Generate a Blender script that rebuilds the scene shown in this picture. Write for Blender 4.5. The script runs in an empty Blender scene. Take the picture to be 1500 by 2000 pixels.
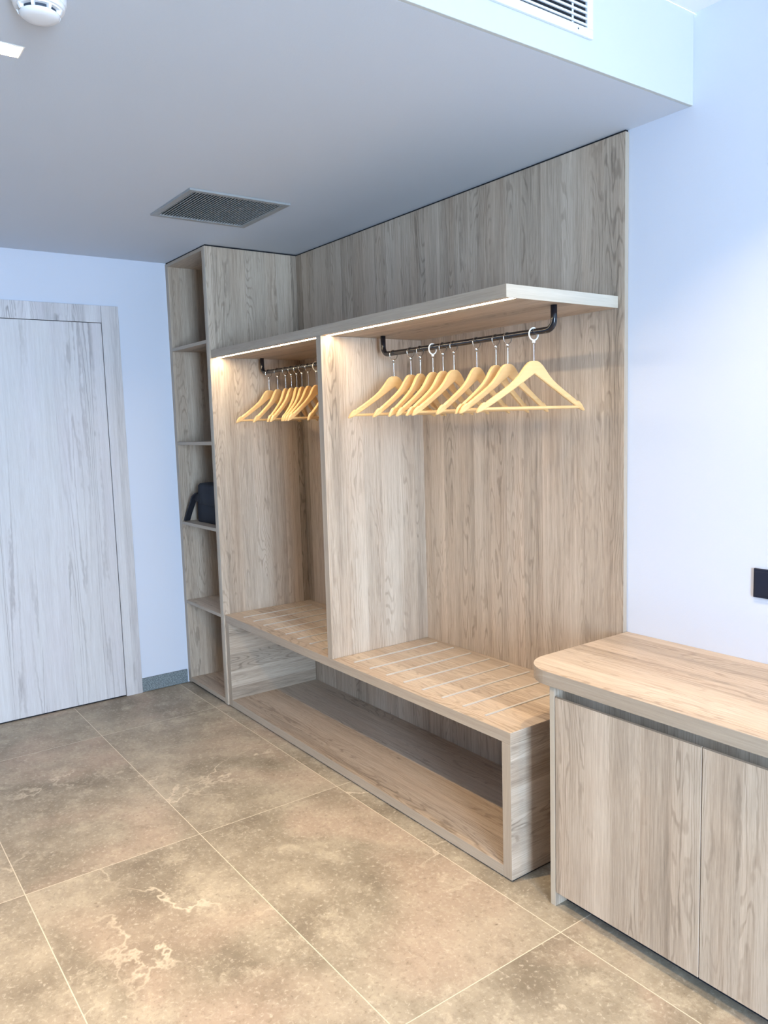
import bpy, bmesh, math, random
from mathutils import Vector, Matrix, Euler

# ------------------------------------------------------------------ camera, light, exposure
sc = bpy.context.scene
C = sc.collection
CAM = (4.3587, -2.2294, 1.4816)
YAW, PITCH, ROLL, FPX = 54.0222, -6.3684, -1.6926, 1534.92

def make_camera():
    y, t, r = (math.radians(a) for a in (YAW, PITCH, ROLL))
    fw = Vector((-math.sin(y) * math.cos(t), math.cos(y) * math.cos(t), math.sin(t)))
    rt = Vector((math.cos(y), math.sin(y), 0))
    up = rt.cross(fw)
    r2 = rt * math.cos(r) + up * math.sin(r)
    u2 = -rt * math.sin(r) + up * math.cos(r)
    cd = bpy.data.cameras.new('camera')
    cd.sensor_fit = 'VERTICAL'
    cd.sensor_height = 24.0
    cd.sensor_width = 18.0
    cd.lens = FPX / 2000.0 * 24.0
    cd.clip_start = 0.02
    o = bpy.data.objects.new('camera', cd)
    m = Matrix((r2, u2, -fw)).transposed().to_4x4()
    m.translation = Vector(CAM)
    o.matrix_world = m
    C.objects.link(o)
    sc.camera = o
make_camera()

WORLD_COL, WORLD_STR = (0.56, 0.765, 1.0), 50.0
w = bpy.data.worlds.new('daylight')
sc.world = w
w.use_nodes = True
w.node_tree.nodes['Background'].inputs[0].default_value = (*WORLD_COL, 1)
w.node_tree.nodes['Background'].inputs[1].default_value = WORLD_STR

sc.view_settings.view_transform = 'Standard'
sc.view_settings.look = 'None'
sc.view_settings.gamma = 1.0
sc.view_settings.use_curve_mapping = False
sc.view_settings.exposure = 0.0
sc.cycles.use_denoising = True
sc.cycles.max_bounces = 10
sc.cycles.diffuse_bounces = 6
sc.cycles.sample_clamp_indirect = 6.0

# window openings of the room (behind the camera): portals let the sky in
def portal(name, loc, rot, sx, sz):
    l = bpy.data.lights.new(name, 'AREA')
    l.shape = 'RECTANGLE'; l.size = sx; l.size_y = sz
    l.cycles.is_portal = True
    o = bpy.data.objects.new(name, l); C.objects.link(o)
    o.location = loc; o.rotation_euler = rot
portal('sky_portal', (7.5, -2.55, 1.3), (math.pi/2, 0, math.pi/2), 1.2, 2.5)

WARM = (1.0, 0.71, 0.38)
LAMP_W = 36.0       # each recessed ceiling lamp
OVER_W = 10.5       # lamp over the counter
LED_STR = 60.0

# ------------------------------------------------------------------ node helpers
class NT:
    def __init__(s, name):
        s.m = bpy.data.materials.new(name); s.m.use_nodes = True
        s.t = s.m.node_tree; s.bsdf = s.t.nodes['Principled BSDF']
    def n(s, typ, **kw):
        nd = s.t.nodes.new(typ)
        for k, v in kw.items(): setattr(nd, k, v)
        return nd
    def link(s, a, b): s.t.links.new(a, b)
    def put(s, sock, v):
        if isinstance(v, bpy.types.NodeSocket): s.link(v, sock)
        elif v is not None: sock.default_value = v
    def math(s, op, a, b=None, c=None, clamp=False):
        nd = s.n('ShaderNodeMath', operation=op); nd.use_clamp = clamp
        s.put(nd.inputs[0], a); s.put(nd.inputs[1], b)
        if c is not None: s.put(nd.inputs[2], c)
        return nd.outputs[0]
    def comb(s, x, y, z):
        nd = s.n('ShaderNodeCombineXYZ')
        s.put(nd.inputs[0], x); s.put(nd.inputs[1], y); s.put(nd.inputs[2], z)
        return nd.outputs[0]
    def noise(s, vec, scale, detail=2.0, rough=0.5, dist=0.0):
        nd = s.n('ShaderNodeTexNoise')
        s.link(vec, nd.inputs['Vector'])
        nd.inputs['Scale'].default_value = scale
        nd.inputs['Detail'].default_value = detail
        nd.inputs['Roughness'].default_value = rough
        nd.inputs['Distortion'].default_value = dist
        return nd.outputs['Fac']
    def white(s, v):
        nd = s.n('ShaderNodeTexWhiteNoise', noise_dimensions='1D')
        s.link(v, nd.inputs['W']); return nd.outputs['Value']
    def mix(s, f, a, b, blend='MIX'):
        nd = s.n('ShaderNodeMix', data_type='RGBA', blend_type=blend)
        s.put(nd.inputs[0], f)
        for i, v in ((6, a), (7, b)):
            if isinstance(v, tuple): nd.inputs[i].default_value = (*v, 1)
            else: s.link(v, nd.inputs[i])
        return nd.outputs[2]
    def ramp(s, f, lo, hi):
        nd = s.n('ShaderNodeMapRange'); nd.clamp = True
        s.put(nd.inputs[0], f); nd.inputs[1].default_value = lo; nd.inputs[2].default_value = hi
        return nd.outputs[0]
    def bump(s, h, strength, dist=0.001):
        nd = s.n('ShaderNodeBump')
        nd.inputs['Strength'].default_value = strength
        nd.inputs['Distance'].default_value = dist
        s.link(h, nd.inputs['Height']); s.link(nd.outputs[0], s.bsdf.inputs['Normal'])

def plain(name, col, rough=0.5, metal=0.0, spec=None, emit=None, estr=0):
    k = NT(name)
    k.bsdf.inputs['Base Color'].default_value = (*col, 1)
    k.bsdf.inputs['Roughness'].default_value = rough
    k.bsdf.inputs['Metallic'].default_value = metal
    if spec is not None: k.bsdf.inputs['Specular IOR Level'].default_value = spec
    if emit:
        k.bsdf.inputs['Emission Color'].default_value = (*emit, 1)
        k.bsdf.inputs['Emission Strength'].default_value = estr
    return k.m

def paint(name, col, scale=220, strength=0.12):
    k = NT(name)
    geo = k.n('ShaderNodeNewGeometry').outputs['Position']
    n1 = k.noise(geo, 1.3, 2)
    n2 = k.noise(geo, scale, 3)
    c = k.mix(k.ramp(n1, .3, .7), tuple(x * .985 for x in col), tuple(min(1, x * 1.01) for x in col))
    k.link(c, k.bsdf.inputs['Base Color'])
    k.bsdf.inputs['Roughness'].default_value = 0.75
    k.bump(n2, strength, 0.002)
    return k.m

def wood(name, axis, dark, mid, light, warm, plank=0.095, ring=0.5, contrast=1.0, rough=0.5, seed=0.0, rings_n=200, gscale=0.9, use_obj=False):
    """laminate oak: planks of varied tint, cathedral rings, fine streaks and pores running along `axis`"""
    k = NT(name)
    if use_obj: pos = k.n('ShaderNodeTexCoord').outputs['Object']
    else: pos = k.n('ShaderNodeNewGeometry').outputs['Position']
    sp = k.n('ShaderNodeSeparateXYZ'); k.link(pos, sp.inputs[0])
    ax = {'x': 0, 'y': 1, 'z': 2}[axis]
    g = sp.outputs[ax]
    a, b = [sp.outputs[i] for i in range(3) if i != ax]
    c = k.math('ADD', k.math('ADD', a, k.math('MULTIPLY', b, 1.03)), seed + 20.013)
    wob = k.noise(k.comb(c, 0.0, k.math('MULTIPLY', g, .25)), 1.1, 1)
    c2 = k.math('ADD', c, k.math('MULTIPLY', k.math('SUBTRACT', wob, .5), .02))
    pid = k.math('FLOOR', k.math('DIVIDE', c2, plank))
    pid2 = k.math('FLOOR', k.math('DIVIDE', c2, plank * 2.63))
    t1 = k.white(pid); t2 = k.white(k.math('ADD', pid2, 33.7))
    # cathedral figure
    off = k.math('MULTIPLY', t1, 41.0)
    v = k.comb(k.math('ADD', k.math('MULTIPLY', c, 7.5), off), off, k.math('MULTIPLY', g, gscale))
    n1 = k.noise(v, 1.0, 2.0, 0.45)
    n1 = k.math('ADD', n1, k.math('MULTIPLY', k.noise(k.comb(k.math('MULTIPLY', c, 60.0), off, k.math('MULTIPLY', g, 22.0)), 1.0, 1.0), .022))
    rg = k.math('SINE', k.math('MULTIPLY', n1, float(rings_n)))
    rg = k.ramp(rg, 0.35, 1.0)
    where = k.ramp(k.noise(k.comb(k.math('MULTIPLY', c, 9.0), off, k.math('MULTIPLY', g, gscale*1.4)), 1.0, 1.0), .42, .60)
    # streaks
    s1 = k.noise(k.comb(k.math('MULTIPLY', c, 60.0), off, k.math('MULTIPLY', g, 1.2)), 1.0, 3.0, 0.6)
    s2 = k.noise(k.comb(k.math('MULTIPLY', c, 260.0), off, k.math('MULTIPLY', g, 9.0)), 1.0, 4.0, 0.7)
    big = k.noise(k.comb(k.math('MULTIPLY', c, 14.0), off, k.math('MULTIPLY', g, .8)), 1.0, 2.0, 0.5)
    tone = k.math('MULTIPLY', k.math('SUBTRACT', t1, .5), .30 * contrast)
    tone = k.math('ADD', tone, k.math('MULTIPLY', k.math('SUBTRACT', t2, .5), .16 * contrast))
    tone = k.math('ADD', tone, k.math('MULTIPLY', k.math('SUBTRACT', big, .5), .55 * contrast))
    tone = k.math('ADD', tone, k.math('MULTIPLY', k.math('SUBTRACT', s1, .5), .45 * contrast))
    tone = k.math('ADD', tone, k.math('MULTIPLY', k.math('SUBTRACT', s2, .5), .95 * contrast))
    tone = k.math('SUBTRACT', tone, k.math('MULTIPLY', k.math('MULTIPLY', rg, where), .48 * ring))
    tone = k.math('ADD', k.math('MULTIPLY', tone, 1.18), .60, clamp=True)
    lo = k.mix(k.ramp(tone, 0.0, .5), dark, mid)
    col = k.mix(k.ramp(tone, .5, 1.0), lo, light)
    hue = k.noise(k.comb(k.math('MULTIPLY', c, 8.0), off, k.math('MULTIPLY', g, 1.1)), 1.0, 2.0)
    col = k.mix(k.math('MULTIPLY', k.ramp(hue, .45, .75), .55), col, warm, 'MULTIPLY')
    # small knots
    vo = k.n('ShaderNodeTexVoronoi'); vo.feature = 'F1'
    k.link(k.comb(k.math('MULTIPLY', c, 7.0), off, k.math('MULTIPLY', g, 2.6)), vo.inputs['Vector'])
    vo.inputs['Scale'].default_value = 1.0
    kn = k.ramp(vo.outputs['Distance'], 0.055, 0.02)
    col = k.mix(k.math('MULTIPLY', kn, .55), col, dark)
    k.link(col, k.bsdf.inputs['Base Color'])
    k.bsdf.inputs['Roughness'].default_value = rough
    k.bsdf.inputs['Specular IOR Level'].default_value = 0.35
    k.bump(tone, 0.25, 0.0006)
    return k.m

OAK = dict(dark=(.20, .158, .122), mid=(.418, .337, .265), light=(.612, .520, .428), warm=(1.0, .91, .84))
M = {}
M['oak_z'] = wood('oak_laminate_upright', 'z', **OAK)
M['oak_x'] = wood('oak_laminate_lengthwise', 'x', **OAK, seed=3.1)
M['oak_y'] = wood('oak_laminate_crosswise', 'y', **OAK, seed=7.7)
M['edge'] = wood('oak_edge_band', 'z', (.20, .16, .125), (.36, .30, .24), (.50, .43, .35), (1, .95, .9), ring=0, contrast=.6, seed=1.3)
M['edge_x'] = wood('oak_edge_band_long', 'x', (.20, .16, .125), (.36, .30, .24), (.50, .43, .35), (1, .95, .9), ring=0, contrast=.6, seed=1.9)
M['door_wood'] = wood('pale_ash_door_laminate', 'z', (.34, .32, .33), (.56, .54, .55), (.70, .69, .71), (.96, .93, .97), plank=.16, ring=.75, contrast=.75, seed=5.5, rings_n=120, gscale=.24)
M['beech'] = wood('varnished_beech', 'y', (.46, .27, .11), (.72, .47, .22), (.82, .58, .30), (1, .9, .8), plank=.6, ring=.3, contrast=.35, rough=.35, use_obj=True)
M['wall'] = paint('wall_paint', (.60, .635, .735))
M['ceil'] = paint('ceiling_paint', (.60, .65, .73))
M['fascia'] = paint('bulkhead_paint', (.53, .545, .53))
M['high_ceil'] = paint('high_ceiling_glow_paint', (.86, .86, .86))  # whiter than the other paints, holds the lamp glow in its colour
M['grille'] = plain('grille_white_enamel', (.70, .74, .80), .35)
M['grille_grey'] = plain('grille_grey_enamel', (.32, .33, .34), .4)
M['grille_slat'] = plain('grille_slat_enamel', (.62, .63, .64), .4)
M['black'] = plain('gap_shade_black', (.004, .005, .009), .8)  # near-black painted in for the darkness of gaps and hollows
M['rail'] = plain('black_gloss_steel', (.006, .007, .012), .18, 0.0, .6)
M['chrome'] = plain('chrome_wire', (.62, .62, .62), .2, 1.0)
M['white_ring'] = plain('white_enamelled_ring', (.82, .82, .80), .3)
M['alu'] = plain('brushed_aluminium', (.60, .59, .565), .4, .3)
M['white_plastic'] = plain('white_plastic', (.80, .80, .82), .35)
M['dark_slot'] = plain('dark_slot', (.03, .04, .06), .6)
M['bag'] = plain('navy_black_canvas', (.005, .008, .018), .8)
M['bag_edge'] = plain('black_webbing', (.005, .006, .012), .7)
M['socket'] = plain('black_switch_plastic', (.008, .012, .03), .4)
M['plinth'] = plain('plinth_shade_dark', (.015, .02, .032), .35)  # near-black colour deepens the shade below the cabinet doors
M['led'] = plain('led_diffuser', (1, .9, .75), .5, emit=(1.0, .80, .52), estr=LED_STR)
M['lamp'] = plain('lamp_diffuser', (1, .9, .75), .5, emit=(1.0, .82, .58), estr=30)
M['lamp_trim'] = plain('lamp_reflector_white', (.85, .83, .78), .4)
M['rubber'] = plain('clear_rubber_tip', (.35, .22, .12), .5)

def stone():
    k = NT('stone_look_floor_tile')
    pos = k.n('ShaderNodeNewGeometry').outputs['Position']
    sp = k.n('ShaderNodeSeparateXYZ'); k.link(pos, sp.inputs[0])
    X, Y = sp.outputs[0], sp.outputs[1]
    u = k.math('DIVIDE', k.math('SUBTRACT', X, .513 - 12.0), 1.2)
    v = k.math('DIVIDE', k.math('SUBTRACT', Y, -.5908 - 6.0), .6)
    fu, fv = k.math('FRACT', u), k.math('FRACT', v)
    du = k.math('MULTIPLY', k.math('MINIMUM', fu, k.math('SUBTRACT', 1.0, fu)), 1.2)
    dv = k.math('MULTIPLY', k.math('MINIMUM', fv, k.math('SUBTRACT', 1.0, fv)), .6)
    gm = k.math('LESS_THAN', k.math('MINIMUM', du, dv), .0015)
    tid = k.math('ADD', k.math('MULTIPLY', k.math('FLOOR', u), 7.3), k.math('MULTIPLY', k.math('FLOOR', v), 13.1))
    P = k.comb(k.math('ADD', X, k.math('MULTIPLY', tid, 3.7)), k.math('ADD', Y, k.math('MULTIPLY', tid, 1.9)), 0.0)
    big = k.noise(P, 2.2, 9, .66, 0.0)
    med = k.noise(P, 7.0, 10, .78, 0.0)
    fine = k.noise(P, 70.0, 4, .7, .4)
    hue = k.noise(P, 1.6, 2, .5, .5)
    c1 = k.mix(k.ramp(big, .38, .62), (.200, .170, .130), (.395, .348, .275))
    c1 = k.mix(k.math('MULTIPLY', k.ramp(hue, .5, .62), .75), c1, (.40, .315, .25))
    c1 = k.mix(k.ramp(med, .52, .72), c1, (.49, .435, .345))
    c1 = k.mix(k.math('MULTIPLY', k.ramp(med, .47, .34), .55), c1, (.19, .155, .115))
    c1 = k.mix(k.math('MULTIPLY', k.ramp(fine, .43, .27), .65), c1, (.16, .13, .10))
    c1 = k.mix(k.math('MULTIPLY', k.ramp(fine, .55, .72), .75), c1, (.56, .50, .42))
    # pale veins
    vn = k.noise(P, 1.5, 6, .58, .2)
    ridge = k.math('ABSOLUTE', k.math('SUBTRACT', vn, .52))
    gate = k.ramp(k.noise(P, 1.9, 2), .52, .66)
    vein = k.math('MULTIPLY', k.ramp(ridge, .010, .001), gate)
    c1 = k.mix(k.math('MULTIPLY', vein, .75), c1, (.66, .58, .47))
    # small dark pits
    pit = k.math('MULTIPLY', k.ramp(k.noise(P, 34.0, 2, .5), .30, .24), k.ramp(big, .4, .6))
    c1 = k.mix(k.math('MULTIPLY', pit, .7), c1, (.13, .095, .065))
    col = k.mix(gm, c1, (.62, .56, .46))
    k.link(col, k.bsdf.inputs['Base Color'])
    k.bsdf.inputs['Roughness'].default_value = .5
    k.bsdf.inputs['Specular IOR Level'].default_value = .35
    k.bump(k.math('SUBTRACT', k.math('MULTIPLY', fine, .5), gm), .25, .0012)
    return k.m
M['floor'] = stone()

def terrazzo():
    k = NT('grey_terrazzo_skirting')
    pos = k.n('ShaderNodeNewGeometry').outputs['Position']
    n = k.noise(pos, 160, 3, .7)
    c = k.mix(k.ramp(n, .42, .6), (.10, .125, .14), (.24, .28, .30))
    c = k.mix(k.ramp(n, .66, .72), c, (.55, .6, .62))
    k.link(c, k.bsdf.inputs['Base Color']); k.bsdf.inputs['Roughness'].default_value = .5
    return k.m
M['skirt'] = terrazzo()

# ------------------------------------------------------------------ geometry helpers
WL = {}          # world position of every object's origin
def put(o, loc, parent=None):
    WL[o.name] = Vector(loc)
    if parent is not None:
        o.parent = parent
        o.location = Vector(loc) - WL[parent.name]
    else: o.location = loc
    C.objects.link(o)
    return o
def thing(name, label, cat, loc=(0, 0, 0), group=None, kind=None):
    o = bpy.data.objects.new(name, None)
    o.empty_display_size = .05
    put(o, loc)
    o['label'] = label; o['category'] = cat
    if group: o['group'] = group
    if kind: o['kind'] = kind
    return o
def finish(name, bm, mat, loc, parent=None, smooth=False, label=None, bevel=0.0, segs=2):
    """bm is in world coordinates; loc becomes the origin"""
    bmesh.ops.recalc_face_normals(bm, faces=bm.faces[:])
    bmesh.ops.translate(bm, vec=-Vector(loc), verts=bm.verts[:])
    me = bpy.data.meshes.new(name); bm.to_mesh(me); bm.free()
    mats = mat if isinstance(mat, (list, tuple)) else [mat]
    for m_ in mats: me.materials.append(m_)
    if smooth:
        for p in me.polygons: p.use_smooth = True
    o = bpy.data.objects.new(name, me)
    put(o, loc, parent)
    if bevel > 0:
        b = o.modifiers.new('bevel', 'BEVEL'); b.width = bevel; b.segments = segs; b.limit_method = 'ANGLE'
    if label: o['label'] = label
    return o
def addbox(bm, x0, x1, y0, y1, z0, z1, mi=0):
    vs = [bm.verts.new((x, y, z)) for z in (z0, z1) for y in (y0, y1) for x in (x0, x1)]
    fs = []
    for q in ((0, 2, 3, 1), (4, 5, 7, 6), (0, 1, 5, 4), (2, 6, 7, 3), (0, 4, 6, 2), (1, 3, 7, 5)):
        f = bm.faces.new([vs[i] for i in q]); f.material_index = mi; fs.append(f)
    return fs   # -z, +z, -y, +y, -x, +x
def box(name, x, y, z, mat, parent=None, bevel=0.0008, label=None, faces=None):
    bm = bmesh.new(); fs = addbox(bm, *x, *y, *z)
    if faces:      # {'-y': material index}
        keys = ['-z', '+z', '-y', '+y', '-x', '+x']
        for k_, mi in faces.items(): fs[keys.index(k_)].material_index = mi
    return finish(name, bm, mat, ((x[0]+x[1])/2, (y[0]+y[1])/2, z[0]), parent, bevel=bevel, label=label)
def tube(bm, pts, r, n=12, caps=True, mi=0):
    pts = [Vector(p) for p in pts]
    rings = []; prev = None
    for i, p in enumerate(pts):
        if i == 0: t = pts[1] - p
        elif i == len(pts) - 1: t = p - pts[i-1]
        else: t = (pts[i+1] - p).normalized() + (p - pts[i-1]).normalized()
        t.normalize()
        if prev is None:
            a = Vector((0, 0, 1)) if abs(t.z) < .9 else Vector((1, 0, 0))
            u = t.cross(a).normalized()
        else: u = (prev - t * prev.dot(t)).normalized()
        prev = u; v = t.cross(u)
        rr = r[i] if isinstance(r, (list, tuple)) else r
        rings.append([bm.verts.new(p + (u * math.cos(2*math.pi*k/n) + v * math.sin(2*math.pi*k/n)) * rr) for k in range(n)])
    for a, b in zip(rings, rings[1:]):
        for k in range(n):
            f = bm.faces.new((a[k], a[(k+1) % n], b[(k+1) % n], b[k])); f.material_index = mi
    if caps:
        bm.faces.new(rings[0][::-1]); bm.faces.new(rings[-1])
def lathe(bm, prof, centre, n=40, flip=1, mi=0):
    """prof: (radius, z offset)"""
    rings = []
    for r, z in prof:
        if r < 1e-6: rings.append([bm.verts.new((centre[0], centre[1], centre[2] + z*flip))])
        else: rings.append([bm.verts.new((centre[0] + r*math.cos(2*math.pi*k/n), centre[1] + r*math.sin(2*math.pi*k/n), centre[2] + z*flip)) for k in range(n)])
    for a, b in zip(rings, rings[1:]):
        for k in range(n):
            k2 = (k+1) % n
            if len(a) == 1: f = bm.faces.new((a[0], b[k], b[k2]))
            elif len(b) == 1: f = bm.faces.new((a[k], a[k2], b[0]))
            else: f = bm.faces.new((a[k], a[k2], b[k2], b[k]))
            f.material_index = mi
def struct(o, label=None, cat=None):
    o['kind'] = 'structure'
    if label: o['label'] = label
    if cat: o['category'] = cat
    return o

# ------------------------------------------------------------------ room shell
HS, HH, XS = 2.4103, 2.6733, 2.9105      # low ceiling, high ceiling, bulkhead face
YW = 0.020                               # back wall face
XR, YF = 7.5, -7.5
struct(box('floor', (-.2, XR+.2), (YF-.2, YW+.2), (-.1, 0), M['floor'], bevel=0), 'beige stone-look tiled floor with pale grout lines', 'floor')
struct(box('wall_left', (-.15, 0), (YF, YW+.15), (0, 2.8), M['wall'], bevel=0), 'pale blue-white painted wall with the closed door', 'wall')
struct(box('wall_back', (0, XR), (YW, YW+.15), (0, 2.8), M['wall'], bevel=0), 'pale blue-white painted wall behind the wardrobe and counter', 'wall')
M['far_wall'] = paint('unseen_dark_wall_paint', (.30, .29, .28))  # unseen walls, coloured dark to cut the bounce light
def wall_with_hole(name, plane, fixed, thick, span, hole, zh, label):
    bm = bmesh.new()
    a0, a1 = span; h0, h1 = hole
    segs = [((a0, h0), (0, 2.8)), ((h1, a1), (0, 2.8)), ((h0, h1), (0, zh[0])), ((h0, h1), (zh[1], 2.8))]
    for s, z in segs:
        if plane == 'x': addbox(bm, fixed, fixed+thick, *s, *z)
        else: addbox(bm, *s, fixed-thick, fixed, *z)
    return struct(finish(name, bm, M['far_wall'], (fixed, a0, 0) if plane == 'x' else (a0, fixed, 0)), label, 'wall')
wall_with_hole('wall_right', 'x', XR, .15, (YF, YW), (-3.15, -1.95), (.05, 2.55), 'unseen wall toned dark to cut bounce light, with a tall window opening')
struct(box('wall_front', (0, XR), (YF-.15, YF), (0, 2.8), M['far_wall'], bevel=0), 'unseen wall behind the viewer, toned dark to cut bounce light', 'wall')

# low ceiling with the lamp openings cut into it
LAMPS = [(2.1755, 2.2430, -2.02, -1.7215)]
bm = bmesh.new()
ly0, ly1 = -2.02, -1.7215
for y0, y1 in ((YF, ly0), (ly1, YW)):
    addbox(bm, 0, XS-.012, y0, y1, HS, HS+.06)
xs_ = [0, LAMPS[0][0], LAMPS[0][1], XS-.012]
for i in (0, 2): addbox(bm, xs_[i], xs_[i+1], ly0, ly1, HS, HS+.06)
addbox(bm, 0, XS-.0125, YF, YW, HS+.16, HS+.2)
struct(finish('ceiling', bm, M['ceil'], (0, 0, HS)), 'grey-white lowered ceiling over the wardrobe', 'ceiling')
struct(box('trim_1', (XS-.012, XS), (YF, YW), (HS, HH), M['fascia'], bevel=.0015), 'bright white upright face of the lowered ceiling', 'bulkhead')
struct(box('ceiling', (XS, XR), (YF, YW), (HH, HH+.1), M['high_ceil'], bevel=0), 'white high ceiling over the counter side', 'ceiling')

# skirting
struct(box('baseboard_left', (0, .012), (-.8118, -.5398), (.002, .080), M['skirt'], bevel=.001), 'grey speckled stone skirting between door and shelf tower', 'baseboard')

# door in the left wall
d = thing('door_1', 'pale ash-grain flush door closed in its flat frame', 'door', (0, -1.35, 0), kind='structure')
bm = bmesh.new()
addbox(bm, .001, .014, -.9035, -.8118, .0, 2.155)
addbox(bm, .001, .014, -1.90, -1.8085, .0, 2.155)
finish('door_frame', bm, M['door_wood'], (0, -1.35, 0), d, bevel=.0012)
M['door_head'] = wood('pale_ash_head_laminate', 'z', (.27, .255, .265), (.54, .52, .54), (.72, .71, .735), (.95, .92, .96), plank=.07, ring=.9, contrast=.8, seed=9.2)
box('door_head', (.001, .014), (-1.8075, -.9045), (2.0655, 2.155), M['door_head'], d, bevel=.0012)
box('door_leaf', (.001, .011), (-1.806, -.9065), (.008, 2.0625), M['door_wood'], d, bevel=.0012)
box('door_gap_shade', (.0008, .003), (-1.8085, -.9035), (.0, 2.0655), M['black'], d, bevel=0)  # black sheet behind the leaf, paints the shade in the gap around it

# ------------------------------------------------------------------ wardrobe
H = 2.4029
XE = 2.6819
bp = thing('back_panel', 'tall grey-brown oak back panel fixed on the wall behind the coat niches', 'panel', (1.6, .01, .006))
box('panel_board', (1.6008, XE), (0, YW-.001), (.006, H), [M['oak_z'], M['edge']], bp, faces={'+x': 1})
box('panel_board', (.036, 1.5992), (0, YW-.001), (.006, H), M['oak_z'], bp)
box('panel_board', (.04, XE-.004), (.006, YW-.0005), (H, HS-.0005), M['black'], bp, bevel=0, label='black filler standing in for the shade in the gap')  # black filler painted as the shade between panel and ceiling

# shelf tower
TD = .5298; T1 = .5411
tw = thing('shelf_tower', 'tall narrow open shelf tower of grey oak in the corner', 'shelf unit', (.27, -.26, 0))
box('side_panel', (.001, .036), (-TD, -.0005), (.006, H), [M['oak_z'], M['edge']], tw, faces={'-y': 1})
box('side_panel', (.503, .5215), (-TD, -.0005), (.006, H), [M['oak_z'], M['edge']], tw, faces={'-y': 1})
M['edge_pale'] = wood('pale_edge_band', 'z', (.30, .26, .21), (.46, .41, .34), (.60, .54, .46), (1, .95, .9), ring=0, contrast=.5, seed=2.3)
box('outer_side_panel', (.5222, T1), (-TD, -.0005), (.006, H), [M['oak_z'], M['edge_pale']], tw, faces={'-y': 1})
box('top_panel', (.0365, .5025), (-TD, -.001), (2.386, H), [M['oak_x'], M['edge_x']], tw, faces={'-y': 1})
box('bottom_panel', (.0365, .5025), (-TD, -.001), (.012, .034), [M['oak_x'], M['edge_x']], tw, faces={'-y': 1})
box('plinth', (.012, .53), (-TD+.01, -.01), (0.0, .006), M['black'], tw, bevel=0)  # black filler for the dark gap under the tower
box('gap_shade_filler', (.004, T1-.003), (-TD+.004, -.001), (H, HS-.0005), M['black'], tw, bevel=0)  # black filler in place of the shade above the tower
for zt in (1.9396, 1.4164, .9612, .4993):
    box('shelf', (.0365, .5025), (-TD, -.001), (zt-.0175, zt), [M['oak_x'], M['edge_x']], tw, faces={'-y': 1})

# bench
BD, BH, XB, BL = .5223, .501, 2.6499, .5418
be = thing('bench', 'long low oak bench with open shoe compartment and metal strips on its seat', 'bench', (1.6, -.26, 0))
box('seat_board', (BL, XB), (-BD, -.0005), (.4625, BH), [M['oak_x'], M['edge_x'], M['oak_y']], be, faces={'-y': 1, '+x': 2})
box('side_panel', (BL, .5805), (-BD, -.0005), (.006, .462), [M['oak_y'], M['edge']], be, faces={'-y': 1})
box('side_panel', (2.611, XB), (-BD, -.0005), (.006, .462), [M['oak_y'], M['edge']], be, faces={'-y': 1})
box('bottom_panel', (.581, 2.6105), (-BD, -.0005), (.006, .0435), [M['oak_x'], M['edge_x']], be, faces={'-y': 1})
box('plinth', (BL+.004, XB-.004), (-BD+.008, -.01), (0, .006), M['black'], be, bevel=0)  # black slab stands in for the shade in the gap under the bench
def strip_bm(x, y0, y1):
    bm = bmesh.new()
    addbox(bm, x-.0046, x+.0046, y0, y1, BH, BH+.0036)
    return bm
for k in range(8):
    finish('metal_strip', strip_bm(.669 + .1113*k, -.475, -.062), M['alu'], (.669 + .1113*k, -.27, BH), be, bevel=.0014, segs=2)
for k in range(8):
    finish('metal_strip', strip_bm(1.704 + .1122*k, -.478, -.030), M['alu'], (1.704 + .1122*k, -.25, BH), be, bevel=.0014, segs=2)

# divider
XD0, XD1 = 1.5705, 1.6062
SZ = 1.8452
box('divider_panel', (XD0, XD1), (-BD, -.0005), (BH+.0005, SZ-.0005), [M['oak_z'], M['edge']], None, faces={'-y': 1})
o = bpy.data.objects['divider_panel']; o['label'] = 'upright oak divider between the two coat niches, standing on the bench'; o['category'] = 'panel'

# overhead shelf with LED grooves: bottom skin in three strips leaves two channels
XSH = 2.6553
sh = thing('overhead_shelf', 'thick oak shelf over the coat niches with lit strips in its underside', 'shelf', (1.6, -.26, SZ))
bm = bmesh.new()
zt = SZ + .0388
def shelf_mesh():
    x0, x1 = T1+.0005, XSH
    ly = (-.4985, -.4745)
    addbox(bm, x0, x1, -BD, -.0005, SZ+.011, zt)
    addbox(bm, x0, x1, -BD, ly[0], SZ, SZ+.011)
    addbox(bm, x0, x1, ly[1], -.0005, SZ, SZ+.011)
    addbox(bm, x0, .5455, ly[0], ly[1], SZ, SZ+.011)
    addbox(bm, 1.567, 1.609, ly[0], ly[1], SZ, SZ+.011)
    addbox(bm, 2.648, x1, ly[0], ly[1], SZ, SZ+.011)
    bmesh.ops.remove_doubles(bm, verts=bm.verts[:], dist=1e-6)
    for f in bm.faces:
        c = f.calc_center_median(); n = f.normal
        if abs(c.y + BD) < 1e-4 : f.material_index = 1
        elif abs(c.x - x1) < 1e-4: f.material_index = 2
shelf_mesh()
M['edge_y'] = wood('oak_edge_band_side', 'y', (.30, .26, .21), (.46, .41, .34), (.60, .54, .46), (1, .95, .9), ring=0, contrast=.6, seed=4.9)
finish('shelf_board', bm, [M['oak_x'], M['edge_x'], M['edge_y']], (1.6, -.26, SZ), sh)
for x0, x1 in ((.546, 1.566), (1.610, 2.647)):
    box('light_strip', (x0, x1), (-.4980, -.4750), (SZ+.001, SZ+.0105), M['led'], sh, bevel=0, label='glowing warm white light strip')

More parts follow.
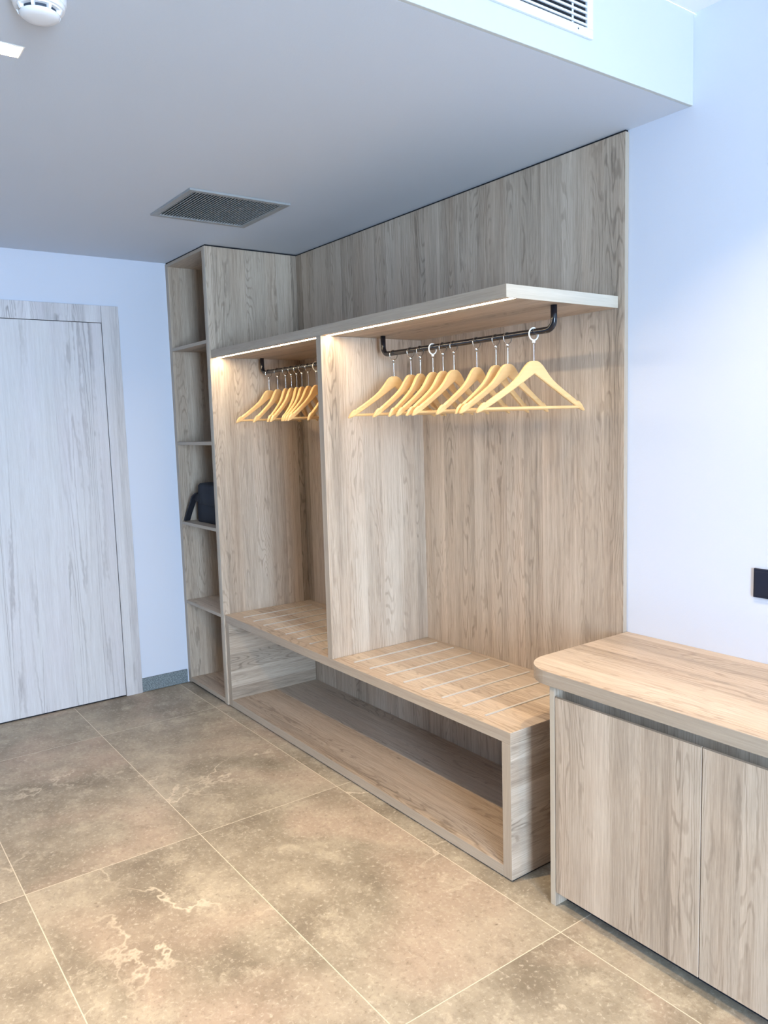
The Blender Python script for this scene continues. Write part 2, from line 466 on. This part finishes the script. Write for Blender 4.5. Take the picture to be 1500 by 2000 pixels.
# coat rails
RZ, RY, RR = 1.7695, -.265, .0105
def rail(x0, x1, label):
    pts = [(x0, RY, SZ-.0005), (x0, RY, RZ+.032)]
    for a in range(1, 7):
        t = a/6*math.pi/2
        pts.append((x0 + .030*(1-math.cos(t)), RY, RZ + .030*(1-math.sin(t))))
    for a in range(0, 7):
        t = (1-a/6)*math.pi/2
        pts.append((x1 - .030*(1-math.cos(t)), RY, RZ + .030*(1-math.sin(t))))
    pts += [(x1, RY, RZ+.032), (x1, RY, SZ-.0005)]
    bm = bmesh.new(); tube(bm, pts, RR, 20)
    o = finish('coat_rail', bm, M['rail'], ((x0+x1)/2, RY, SZ), None, smooth=True)
    o['label'] = label; o['category'] = 'clothes rail'; o['group'] = 'black coat rails under the shelf'
rail(1.682, 2.610, 'bent black metal coat rail in the right, wider-looking coat niche')
rail(.602, 1.52, 'bent black metal coat rail in the left coat niche, partly behind the divider')

# ------------------------------------------------------------------ hangers
def hanger_body():
    """loft of rounded sections along s (local y); local origin is the rail axis"""
    top = [(0, -.094), (.012, -.0945), (.022, -.098), (.034, -.107), (.046, -.121), (.060, -.1385), (.078, -.156), (.10, -.1725),
           (.13, -.192), (.16, -.2105), (.180, -.2225), (.1835, -.2265), (.189, -.2285), (.1915, -.2265), (.199, -.2300), (.210, -.2395), (.217, -.2490), (.2205, -.2570)]
    bot = [(0, -.1365), (.012, -.1440), (.022, -.150), (.034, -.1575), (.046, -.1650), (.060, -.1735), (.078, -.1845), (.10, -.1975),
           (.13, -.2155), (.16, -.2330), (.180, -.2440), (.1835, -.2460), (.189, -.2490), (.1915, -.2505), (.199, -.2545), (.210, -.2590), (.217, -.2610), (.2205, -.2605)]
    S = [(-s, t, b) for (s, t), (_, b) in list(zip(top, bot))[:0:-1]] + [(s, t, b) for (s, t), (_, b) in zip(top, bot)]
    bm = bmesh.new(); rings = []
    for s, t, b in S:
        h = .0062 if abs(s) < .2 else .0062 - (abs(s)-.2)*.08
        cx = -0.25*s*s             # arms sweep gently forward
        c = min(.0035, (t-b)*.3)
        pr = [(-h, b+c), (-h, t-c), (-h+c*.8, t), (h-c*.8, t), (h, t-c), (h, b+c), (h-c*.8, b), (-h+c*.8, b)]
        rings.append([bm.verts.new((x+cx, s, z)) for x, z in pr])
    for a, b in zip(rings, rings[1:]):
        for k in range(8): bm.faces.new((a[k], a[(k+1) % 8], b[(k+1) % 8], b[k]))
    bm.faces.new(rings[0]); bm.faces.new(rings[-1][::-1])
    bmesh.ops.recalc_face_normals(bm, faces=bm.faces[:])
    return bm
def mesh_from(bm, name, mat, smooth=True):
    me = bpy.data.meshes.new(name); bm.to_mesh(me); bm.free(); me.materials.append(mat)
    if smooth:
        for p in me.polygons: p.use_smooth = True
        try: me.set_sharp_from_angle(angle=math.radians(40))
        except Exception: pass
    return me
me_body = mesh_from(hanger_body(), 'hanger_body', M['beech'])
bm = bmesh.new()
tube(bm, [(-.0097, -.203, -.2480), (.001-.004, -.1, -.2480), (-.003, .1, -.2480), (-.0097, .203, -.2480)], .0052, 12)
me_bar = mesh_from(bm, 'trouser_bar', M['beech'])
def hook_bm():
    bm = bmesh.new()
    tube(bm, [(0, 0, -.097), (0, 0, -.034)], .0019, 10)
    lathe(bm, [(0, -.0045), (.003, -.0035), (.0046, 0), (.0034, .0030), (.0026, .0052), (0, .006)], (0, 0, -.0365), 14)
    return bm
def ring_bm(R, r):
    bm = bmesh.new(); cz = RR - R + r*1.0     # ring hangs on the rail
    n = 36; pts = [(0, R*math.sin(2*math.pi*k/n), cz + R*math.cos(2*math.pi*k/n)) for k in range(n)]
    rings = []
    for k in range(n):
        t = 2*math.pi*k/n; rad = Vector((0, math.sin(t), math.cos(t))); c = Vector((0, 0, cz)) + rad*R
        rings.append([bm.verts.new(c + rad*math.cos(a)*r + Vector((1, 0, 0))*math.sin(a)*r) for a in [2*math.pi*j/10 for j in range(10)]])
    for k in range(n):
        a, b = rings[k], rings[(k+1) % n]
        for j in range(10): bm.faces.new((a[j], a[(j+1) % 10], b[(j+1) % 10], b[j]))
    # small socket under the ring that takes the hook pin
    lathe(bm, [(0, .0), (.0042, .0), (.0058, -.004), (.0050, -.0075), (0, -.0075)], (0, 0, cz - R - r + .002), 14)
    return bm
me_hook = mesh_from(hook_bm(), 'hook_pin', M['chrome'])
me_ring = mesh_from(ring_bm(.0195, .0014), 'rail_ring', M['chrome'])
me_wring = mesh_from(ring_bm(.0200, .0026), 'rail_ring', M['white_ring'])

def make_hanger():
    o = bpy.data.objects.new('coat_hanger', None); o.empty_display_size = .03; C.objects.link(o)
    for nm, me in (('wooden_body', me_body), ('trouser_bar', me_bar), ('hook_pin', me_hook), ('rail_ring', me_ring)):
        c = bpy.data.objects.new(nm, me); C.objects.link(c); c.parent = o
        if nm in ('rail_ring', 'hook_pin'): c['label'] = 'chrome ' + ('ring round the rail' if nm == 'rail_ring' else 'ball-tipped hook pin')
    o['category'] = 'coat hanger'
    return o
proto = make_hanger()
ORD = ['first', 'second', 'third', 'fourth', 'fifth', 'sixth', 'seventh', 'eighth', 'ninth', 'tenth']
RIGHT = [(1.751, 89, 0, -.008), (1.864, 103, 0, -.012), (1.924, 111, 0, -.008), (2.001, 105, 1, -.011), (2.061, 105, 0, -.006), (2.123, 99, 0, 0),
         (2.247, 101, 0, .018), (2.345, 101, 0, .006), (2.402, 92, 0, -.003), (2.522, 80, 1, 0)]
LEFT = [(.668, 104, 0, -.003), (.762, 120, 0, -.003), (.845, 129, 0, -.008), (.904, 125, 0, -.008), (.957, 133, 0, -.004), (1.008, 128, 0, -.004),
        (1.069, 122, 0, -.003), (1.142, 114, 1, .006), (1.242, 126, 0, .004)]
def place(i, first, x, deg, white, dz, label, group):
    if first: r, kids = proto, list(proto.children)
    else:
        r = proto.copy(); C.objects.link(r); kids = []
        for ch in proto.children:
            c = ch.copy(); C.objects.link(c); c.parent = r; kids.append(c)
    # local +y lies along the hanger; deg is the heading of that axis; local x leans to the viewer
    r.location = (x, RY, RZ)
    r.rotation_euler = (0, 0, math.radians(deg - 90))
    r['label'] = label; r['group'] = group
    for c in kids:
        if c.name.split('.')[0] == 'rail_ring':
            c.rotation_euler = (0, 0, -math.radians(deg - 90) * .65)
            if white:
                c.data = me_wring; c['label'] = 'white ring round the rail'
            else:
                c.data = me_ring; c['label'] = 'chrome ring round the rail'
rtxt = ['beech hanger nearest the left bend of the right-hand rail, standing a little apart', 'second beech hanger from the left bend of the right-hand rail',
        'third beech hanger from the left bend of the right-hand rail', 'beech hanger with a white ring amid the crowd on the right-hand rail, fourth from left',
        'fifth beech hanger from the left on the right-hand rail, nearly hidden by its neighbour', 'sixth beech hanger from the left on the right-hand rail, last of the close bunch',
        'tilted-up beech hanger alone in the middle of the right-hand rail, seventh from left', 'eighth beech hanger on the right-hand rail, just behind the ninth',
        'ninth beech hanger on the right-hand rail, second from its right bend', 'rightmost beech hanger with a white ring, seen almost full width below the right bend']
ltxt = ['leftmost beech hanger on the left-hand rail, nearest its bend', 'second beech hanger from the bend of the left-hand rail', 'third beech hanger from the bend of the left-hand rail',
        'fourth beech hanger from the bend of the left-hand rail', 'fifth beech hanger from the bend of the left-hand rail', 'sixth beech hanger from the bend of the left-hand rail',
        'seventh beech hanger from the bend of the left-hand rail', 'beech hanger with a big white ring beside the divider, on the left-hand rail', 'beech hanger mostly hidden behind the divider, only its tip showing']
for i, (x, dg, wh, dz) in enumerate(RIGHT):
    place(i, i == 0, x, dg, wh, dz, rtxt[i], 'wooden hangers on the right-hand rail')
for i, (x, dg, wh, dz) in enumerate(LEFT):
    place(i, False, x, dg, wh, dz, ltxt[i], 'wooden hangers on the left-hand rail')

# ------------------------------------------------------------------ counter
CT_X, CT_Y, CT_Z, CT_T = 2.6835, -.5195, .738, .0425
CX0, CY = 2.8009, -.5075
XEND = 4.262
def top_outline(x0, x1, yf, yb, r):
    pts = [(x1, yb), (x0, yb)]
    for a in range(0, 13):
        t = math.pi + a/12*math.pi/2
        pts.append((x0 + r + r*math.cos(t), yf + r + r*math.sin(t)))
    pts += [(x1, yf)]
    return pts
bm = bmesh.new()
pl = top_outline(CT_X, XEND+.05, CT_Y, YW-.0005, .115)
lo = [bm.verts.new((x, y, CT_Z-CT_T)) for x, y in pl]; hi = [bm.verts.new((x, y, CT_Z)) for x, y in pl]
bm.faces.new(lo[::-1]); bm.faces.new(hi)
for i in range(len(pl)):
    j = (i+1) % len(pl)
    f = bm.faces.new((lo[i], lo[j], hi[j], hi[i])); f.material_index = 1
ct = finish('countertop', bm, [M['oak_x'], M['edge_x']], (3.5, -.25, CT_Z-CT_T), None, bevel=.001)
ct['label'] = 'thick oak countertop with a rounded left corner, lying on the low cabinet'; ct['category'] = 'countertop'

cb = thing('base_cabinet', 'low grey oak cabinet with plain handleless doors under the countertop', 'cabinet', (3.5, -.25, 0))
ZB = CT_Z - CT_T - .0005
box('side_panel', (CX0, 2.8200), (CY, YW-.001), (0, ZB), [M['oak_z'], M['edge_pale']], cb, faces={'-y': 1})
box('side_panel', (XEND-.019, XEND), (CY, YW-.001), (0, ZB), [M['oak_z'], M['edge_pale']], cb, faces={'-y': 1})
box('bottom_panel', (2.8205, XEND-.0195), (-.484, YW-.001), (.048, .066), M['oak_x'], cb)
box('plinth', (2.8205, XEND-.0195), (-.457, -.441), (0, .0475), M['plinth'], cb, label='recessed plinth, darkened to deepen the shade')  # set forward and coloured dark to strengthen the shade here
box('grip_recess_panel', (2.8205, XEND-.0195), (-.469, -.455), (.560, ZB), M['oak_z'], cb, label='set-back panel above the doors')
def door(x0, x1):
    bm = bmesh.new()
    z0, z1 = .0465, .6650
    # profile with a chamfered finger-grip top, extruded along x
    pr = [(CY, z0), (CY, z1-.004), (CY+.0025, z1), (CY+.0185, z1-.020), (CY+.0185, z0)]
    A = [bm.verts.new((x0, y, z)) for y, z in pr]; B = [bm.verts.new((x1, y, z)) for y, z in pr]
    bm.faces.new(A); bm.faces.new(B[::-1])
    for i in range(5):
        j = (i+1) % 5
        f = bm.faces.new((A[i], B[i], B[j], A[j]))
        if i in (1, 2): f.material_index = 1
    return finish('door', bm, [M['oak_z'], M['grip']], ((x0+x1)/2, CY, z0), cb, bevel=.0006)
M['grip'] = wood('dark_grip_edge', 'x', (.08, .07, .06), (.14, .12, .10), (.2, .17, .145), (1, 1, 1), ring=0, contrast=.5)
door(2.8225, 3.2980); door(3.3010, 3.7765); door(3.7795, 4.2405)

# black switch plate on the wall
sw = thing('wall_switch', 'black rectangular switch plate on the pale wall above the counter', 'switch', (3.196, YW, .936))
box('cover_plate', (3.137, 3.257), (YW-.008, YW-.0003), (.936, 1.0235), M['socket'], sw, bevel=.0015)
for k in range(2):
    box('rocker', (3.143+.054*k, 3.196+.054*k-.001), (YW-.0105, YW-.0078), (.944, 1.0155), M['socket'], sw, bevel=.001)

# ------------------------------------------------------------------ shoulder bag on the third shelf
BZ = .9612
bag = thing('shoulder_bag', 'dark navy flap shoulder bag lying on a shelf of the tower', 'bag', (.33, -.36, BZ))
def soft_box(name, x0, x1, y0, y1, z0, z1, mat, parent, taper=0.0, bulge=.012, seed=1):
    bm = bmesh.new(); rnd = random.Random(seed)
    addbox(bm, x0, x1, y0, y1, z0, z1)
    bmesh.ops.subdivide_edges(bm, edges=bm.edges[:], cuts=5, use_grid_fill=True)
    cx, cy = (x0+x1)/2, (y0+y1)/2
    for v in bm.verts:
        t = (v.co.z - z0)/(z1-z0)
        sx = (v.co.x-cx)/(x1-x0)*2; sy = (v.co.y-cy)/(y1-y0)*2
        v.co.x = cx + (v.co.x-cx)*(1 - taper*t)
        b = math.sin(math.pi*min(1, max(0, t)))
        if abs(sy) > .98: v.co.y += math.copysign(bulge*b*math.cos(sx*1.3), sy)
        v.co.x += (rnd.random()-.5)*.002; 
        if t > .05: v.co.z += (rnd.random()-.5)*.002
    o = finish(name, bm, mat, (cx, cy, z0), parent, smooth=True, bevel=.004)
    return o
soft_box('bag_body', .128, .495, -.470, -.375, BZ+.001, BZ+.185, M['bag'], bag, taper=.10, bulge=.010, seed=3)
# flap folding over the top and front
bm = bmesh.new()
prof = [(-.385, BZ+.140), (-.382, BZ+.205), (-.390, BZ+.220), (-.430, BZ+.224), (-.474, BZ+.220), (-.4855, BZ+.208), (-.4880, BZ+.150), (-.489, BZ+.105)]
cols = []
for i in range(9):
    x = .190 + .300*i/8
    cols.append([bm.verts.new((x, y + .002*math.sin(i*1.7), z + .0035*math.sin(i*.9+.5))) for y, z in prof])
for a, b in zip(cols, cols[1:]):
    for k in range(len(prof)-1): bm.faces.new((a[k], b[k], b[k+1], a[k+1]))
fl = finish('flap', bm, M['bag'], (.33, -.43, BZ+.1), bag, smooth=True)
so = fl.modifiers.new('thick', 'SOLIDIFY'); so.thickness = .004
# strap from the side ring down to the shelf edge
def strap(pts, wd, th, name, parent, mat):
    bm = bmesh.new(); rows = []
    for p in pts:
        p = Vector(p)
        rows.append([bm.verts.new(p + Vector((dx, dy, 0))) for dx, dy in ((-th/2, -wd/2), (th/2, -wd/2), (th/2, wd/2), (-th/2, wd/2))])
    for a, b in zip(rows, rows[1:]):
        for k in range(4): bm.faces.new((a[k], a[(k+1) % 4], b[(k+1) % 4], b[k]))
    bm.faces.new(rows[0][::-1]); bm.faces.new(rows[-1])
    return finish(name, bm, mat, pts[0], parent, smooth=False, bevel=.0015)
strap([(.185, -.478, BZ+.170), (.150, -.482, BZ+.158), (.130, -.485, BZ+.145), (.104, -.492, BZ+.098), (.078, -.500, BZ+.052), (.060, -.505, BZ+.016), (.052, -.506, BZ+.003)],
      .034, .016, 'strap', bag, M['bag_edge'])
box('strap_tab', (.128, .200), (-.486, -.472), (BZ+.118, BZ+.165), M['bag_edge'], bag, bevel=.003)

# ------------------------------------------------------------------ grilles
def ceiling_grille():
    g = thing('air_vent', 'square slatted return air grille set in the lowered ceiling', 'air vent', (1.175, -.733, HS))
    x0, x1, y0, y1 = .9575, 1.3924, -.9546, -.5117
    bw = .024; zb = HS-.009
    bm = bmesh.new()
    addbox(bm, x0, x1, y0, y0+bw, zb, HS-.0003); addbox(bm, x0, x1, y1-bw, y1, zb, HS-.0003)
    addbox(bm, x0, x0+bw, y0+bw, y1-bw, zb, HS-.0003); addbox(bm, x1-bw, x1, y0+bw, y1-bw, zb, HS-.0003)
    finish('vent_frame', bm, M['grille_grey'], (1.175, -.733, zb), g, bevel=.001)
    box('vent_shade_sheet', (x0+bw, x1-bw), (y0+bw, y1-bw), (HS-.0016, HS-.0004), M['black'], g, bevel=0)  # black sheet stands in for the dark hollow above the slats
    n = 31; st = (y1-y0-2*bw)/n
    for i in range(n):
        yc = y0+bw+st*(i+.5)
        bm = bmesh.new()
        a = [(yc-.0030, zb+.0005), (yc-.0018, zb+.0000), (yc+.0030, HS-.0022), (yc+.0018, HS-.0018)]
        A = [bm.verts.new((x0+bw+.0005, y, z)) for y, z in a]; B = [bm.verts.new((x1-bw-.0005, y, z)) for y, z in a]
        bm.faces.new(A); bm.faces.new(B[::-1])
        for k in range(4): bm.faces.new((A[k], B[k], B[(k+1) % 4], A[(k+1) % 4]))
        finish('slat', bm, M['grille_slat'], (1.175, yc, zb), g)
ceiling_grille()
def wall_grille():
    y0, y1, z0, z1 = -1.35, -.4520, 2.4790, 2.6450
    g = thing('air_vent', 'long white linear air grille on the bright bulkhead face', 'air vent', (XS, (y0+y1)/2, z0))
    bw = .0235; xf = XS+.008
    bm = bmesh.new()
    addbox(bm, XS+.0003, xf, y0, y1, z0, z0+bw); addbox(bm, XS+.0003, xf, y0, y1, z1-bw, z1)
    addbox(bm, XS+.0003, xf, y0, y0+bw, z0+bw, z1-bw); addbox(bm, XS+.0003, xf, y1-bw, y1, z0+bw, z1-bw)
    finish('vent_frame', bm, M['grille'], (XS, (y0+y1)/2, z0), g, bevel=.001)
    box('vent_shade_sheet', (XS+.0003, XS+.0012), (y0+bw, y1-bw), (z0+bw, z1-bw), M['black'], g, bevel=0)  # black sheet in place of the unlit opening behind the slats
    n = 8; st = (z1-z0-2*bw)/n
    for i in range(n):
        zc = z0+bw+st*(i+.5)
        bm = bmesh.new(); addbox(bm, XS+.003, xf-.001, y0+bw+.0005, y1-bw-.0005, zc-.0026, zc+.0026)
        finish('slat', bm, M['grille'], (XS, (y0+y1)/2, zc), g)
    for yy in (-.5275, -.7775, -1.0275):
        box('support_bar', (XS+.0014, XS+.0030), (yy-.003, yy+.003), (z0+bw, z1-bw), M['grille'], g, bevel=0)
    for yy in (-.512, -.90, -1.29):
        bm = bmesh.new(); tube(bm, [(xf-.001, yy, z0+bw*.55), (xf+.0008, yy, z0+bw*.55)], .0022, 10)
        finish('screw', bm, M['dark_slot'], (xf, yy, z0+bw*.5), g)
wall_grille()

# ------------------------------------------------------------------ smoke detector
SDX, SDY = 2.497, -1.748
sd = thing('smoke_detector', 'round white slotted smoke detector on the lowered ceiling', 'smoke detector', (SDX, SDY, HS))
bm = bmesh.new(); lathe(bm, [(0, 0), (.056, 0), (.056, -.012), (.052, -.016), (0, -.016)], (SDX, SDY, HS-.0003), 48)
finish('mounting_base', bm, M['white_plastic'], (SDX, SDY, HS), sd, smooth=False)
bm = bmesh.new(); lathe(bm, [(.051, -.0165), (.0525, -.022), (.050, -.027), (.0455, -.0275), (.0445, -.030), (.0, -.030)], (SDX, SDY, HS), 48)
finish('collar', bm, M['white_plastic'], (SDX, SDY, HS-.02), sd)
bm = bmesh.new(); lathe(bm, [(.036, -.0302), (.036, -.038), (0, -.038)], (SDX, SDY, HS), 40)
finish('sensing_chamber', bm, M['dark_slot'], (SDX, SDY, HS-.03), sd)
bm = bmesh.new(); lathe(bm, [(0, -.0382), (.041, -.0382), (.0405, -.0405), (.034, -.0455), (.022, -.0475), (0, -.048)], (SDX, SDY, HS), 48)
finish('cap', bm, M['white_plastic'], (SDX, SDY, HS-.04), sd, smooth=True)
for k in range(8):
    a = 2*math.pi*k/8 + .25
    bm = bmesh.new(); c, s = math.cos(a), math.sin(a)
    q = []
    for r_, z_ in ((.0345, -.0300), (.0475, -.0285), (.0430, -.0388), (.0345, -.0388)):
        for w_ in (-.0030, .0030): q.append(bm.verts.new((SDX + c*r_ - s*w_, SDY + s*r_ + c*w_, HS+z_)))
    for i in range(4):
        j = (i+1) % 4
        bm.faces.new((q[2*i], q[2*i+1], q[2*j+1], q[2*j]))
    bm.faces.new([q[i] for i in (0, 2, 4, 6)]); bm.faces.new([q[i] for i in (1, 3, 5, 7)][::-1])
    finish('rib', bm, M['white_plastic'], (SDX, SDY, HS-.035), sd)

# ------------------------------------------------------------------ ceiling lamps
def lamp_light(loc, w_, sx, sy, spread=160):
    l = bpy.data.lights.new('lamp_light', 'AREA'); l.shape = 'RECTANGLE'; l.size = sx; l.size_y = sy
    l.energy = w_; l.color = WARM; l.spread = math.radians(spread)
    o = bpy.data.objects.new('lamp_light', l); C.objects.link(o); o.location = loc
for i, (x0, x1, y0, y1) in enumerate(LAMPS):
    lab = 'small recessed rectangular ceiling lamp glowing warm white near the smoke detector'
    g = thing('ceiling_lamp', lab, 'ceiling lamp', ((x0+x1)/2, (y0+y1)/2, HS))
    bm = bmesh.new(); t = .004
    addbox(bm, x0+.0005, x0+t, y0+.0005, y1-.0005, HS-.0015, HS+.055); addbox(bm, x1-t, x1-.0005, y0+.0005, y1-.0005, HS-.0015, HS+.055)
    addbox(bm, x0+t, x1-t, y0+.0005, y0+t, HS-.0015, HS+.055); addbox(bm, x0+t, x1-t, y1-t, y1-.0005, HS-.0015, HS+.055)
    finish('lamp_housing', bm, M['lamp_trim'], ((x0+x1)/2, (y0+y1)/2, HS), g)
    box('lamp_diffuser', (x0+t, x1-t), (y0+t, y1-t), (HS+.030, HS+.036), M['lamp'], g, bevel=0)
    lamp_light(((x0+x1)/2, y1-.045, HS+.028), LAMP_W, .055, .055, 125)
for i, (x, y, wt) in enumerate(((3.36, -.65, OVER_W), (5.2, -1.75, LAMP_W*.5))):  # second downlight is added and unseen, brightens the near floor
    g = thing('downlight', ['round recessed downlight over the counter', 'added out-of-view downlight in the high ceiling nearest the window'][i], 'ceiling lamp', (x, y, HH), group='round downlights in the high ceiling')
    bm = bmesh.new(); lathe(bm, [(.034, -.0005), (.045, -.0005), (.045, -.004), (.040, -.006), (.034, -.004), (.034, -.0005)], (x, y, HH), 32)
    finish('trim_ring', bm, M['white_plastic'], (x, y, HH), g)
    bm = bmesh.new(); lathe(bm, [(0, -.0004), (.0335, -.0004), (.0335, -.002), (0, -.002)], (x, y, HH), 32)
    finish('lens', bm, M['lamp'], (x, y, HH), g)
    lamp_light((x, y, HH-.008), wt, .06, .06, 95 if i == 0 else 125)
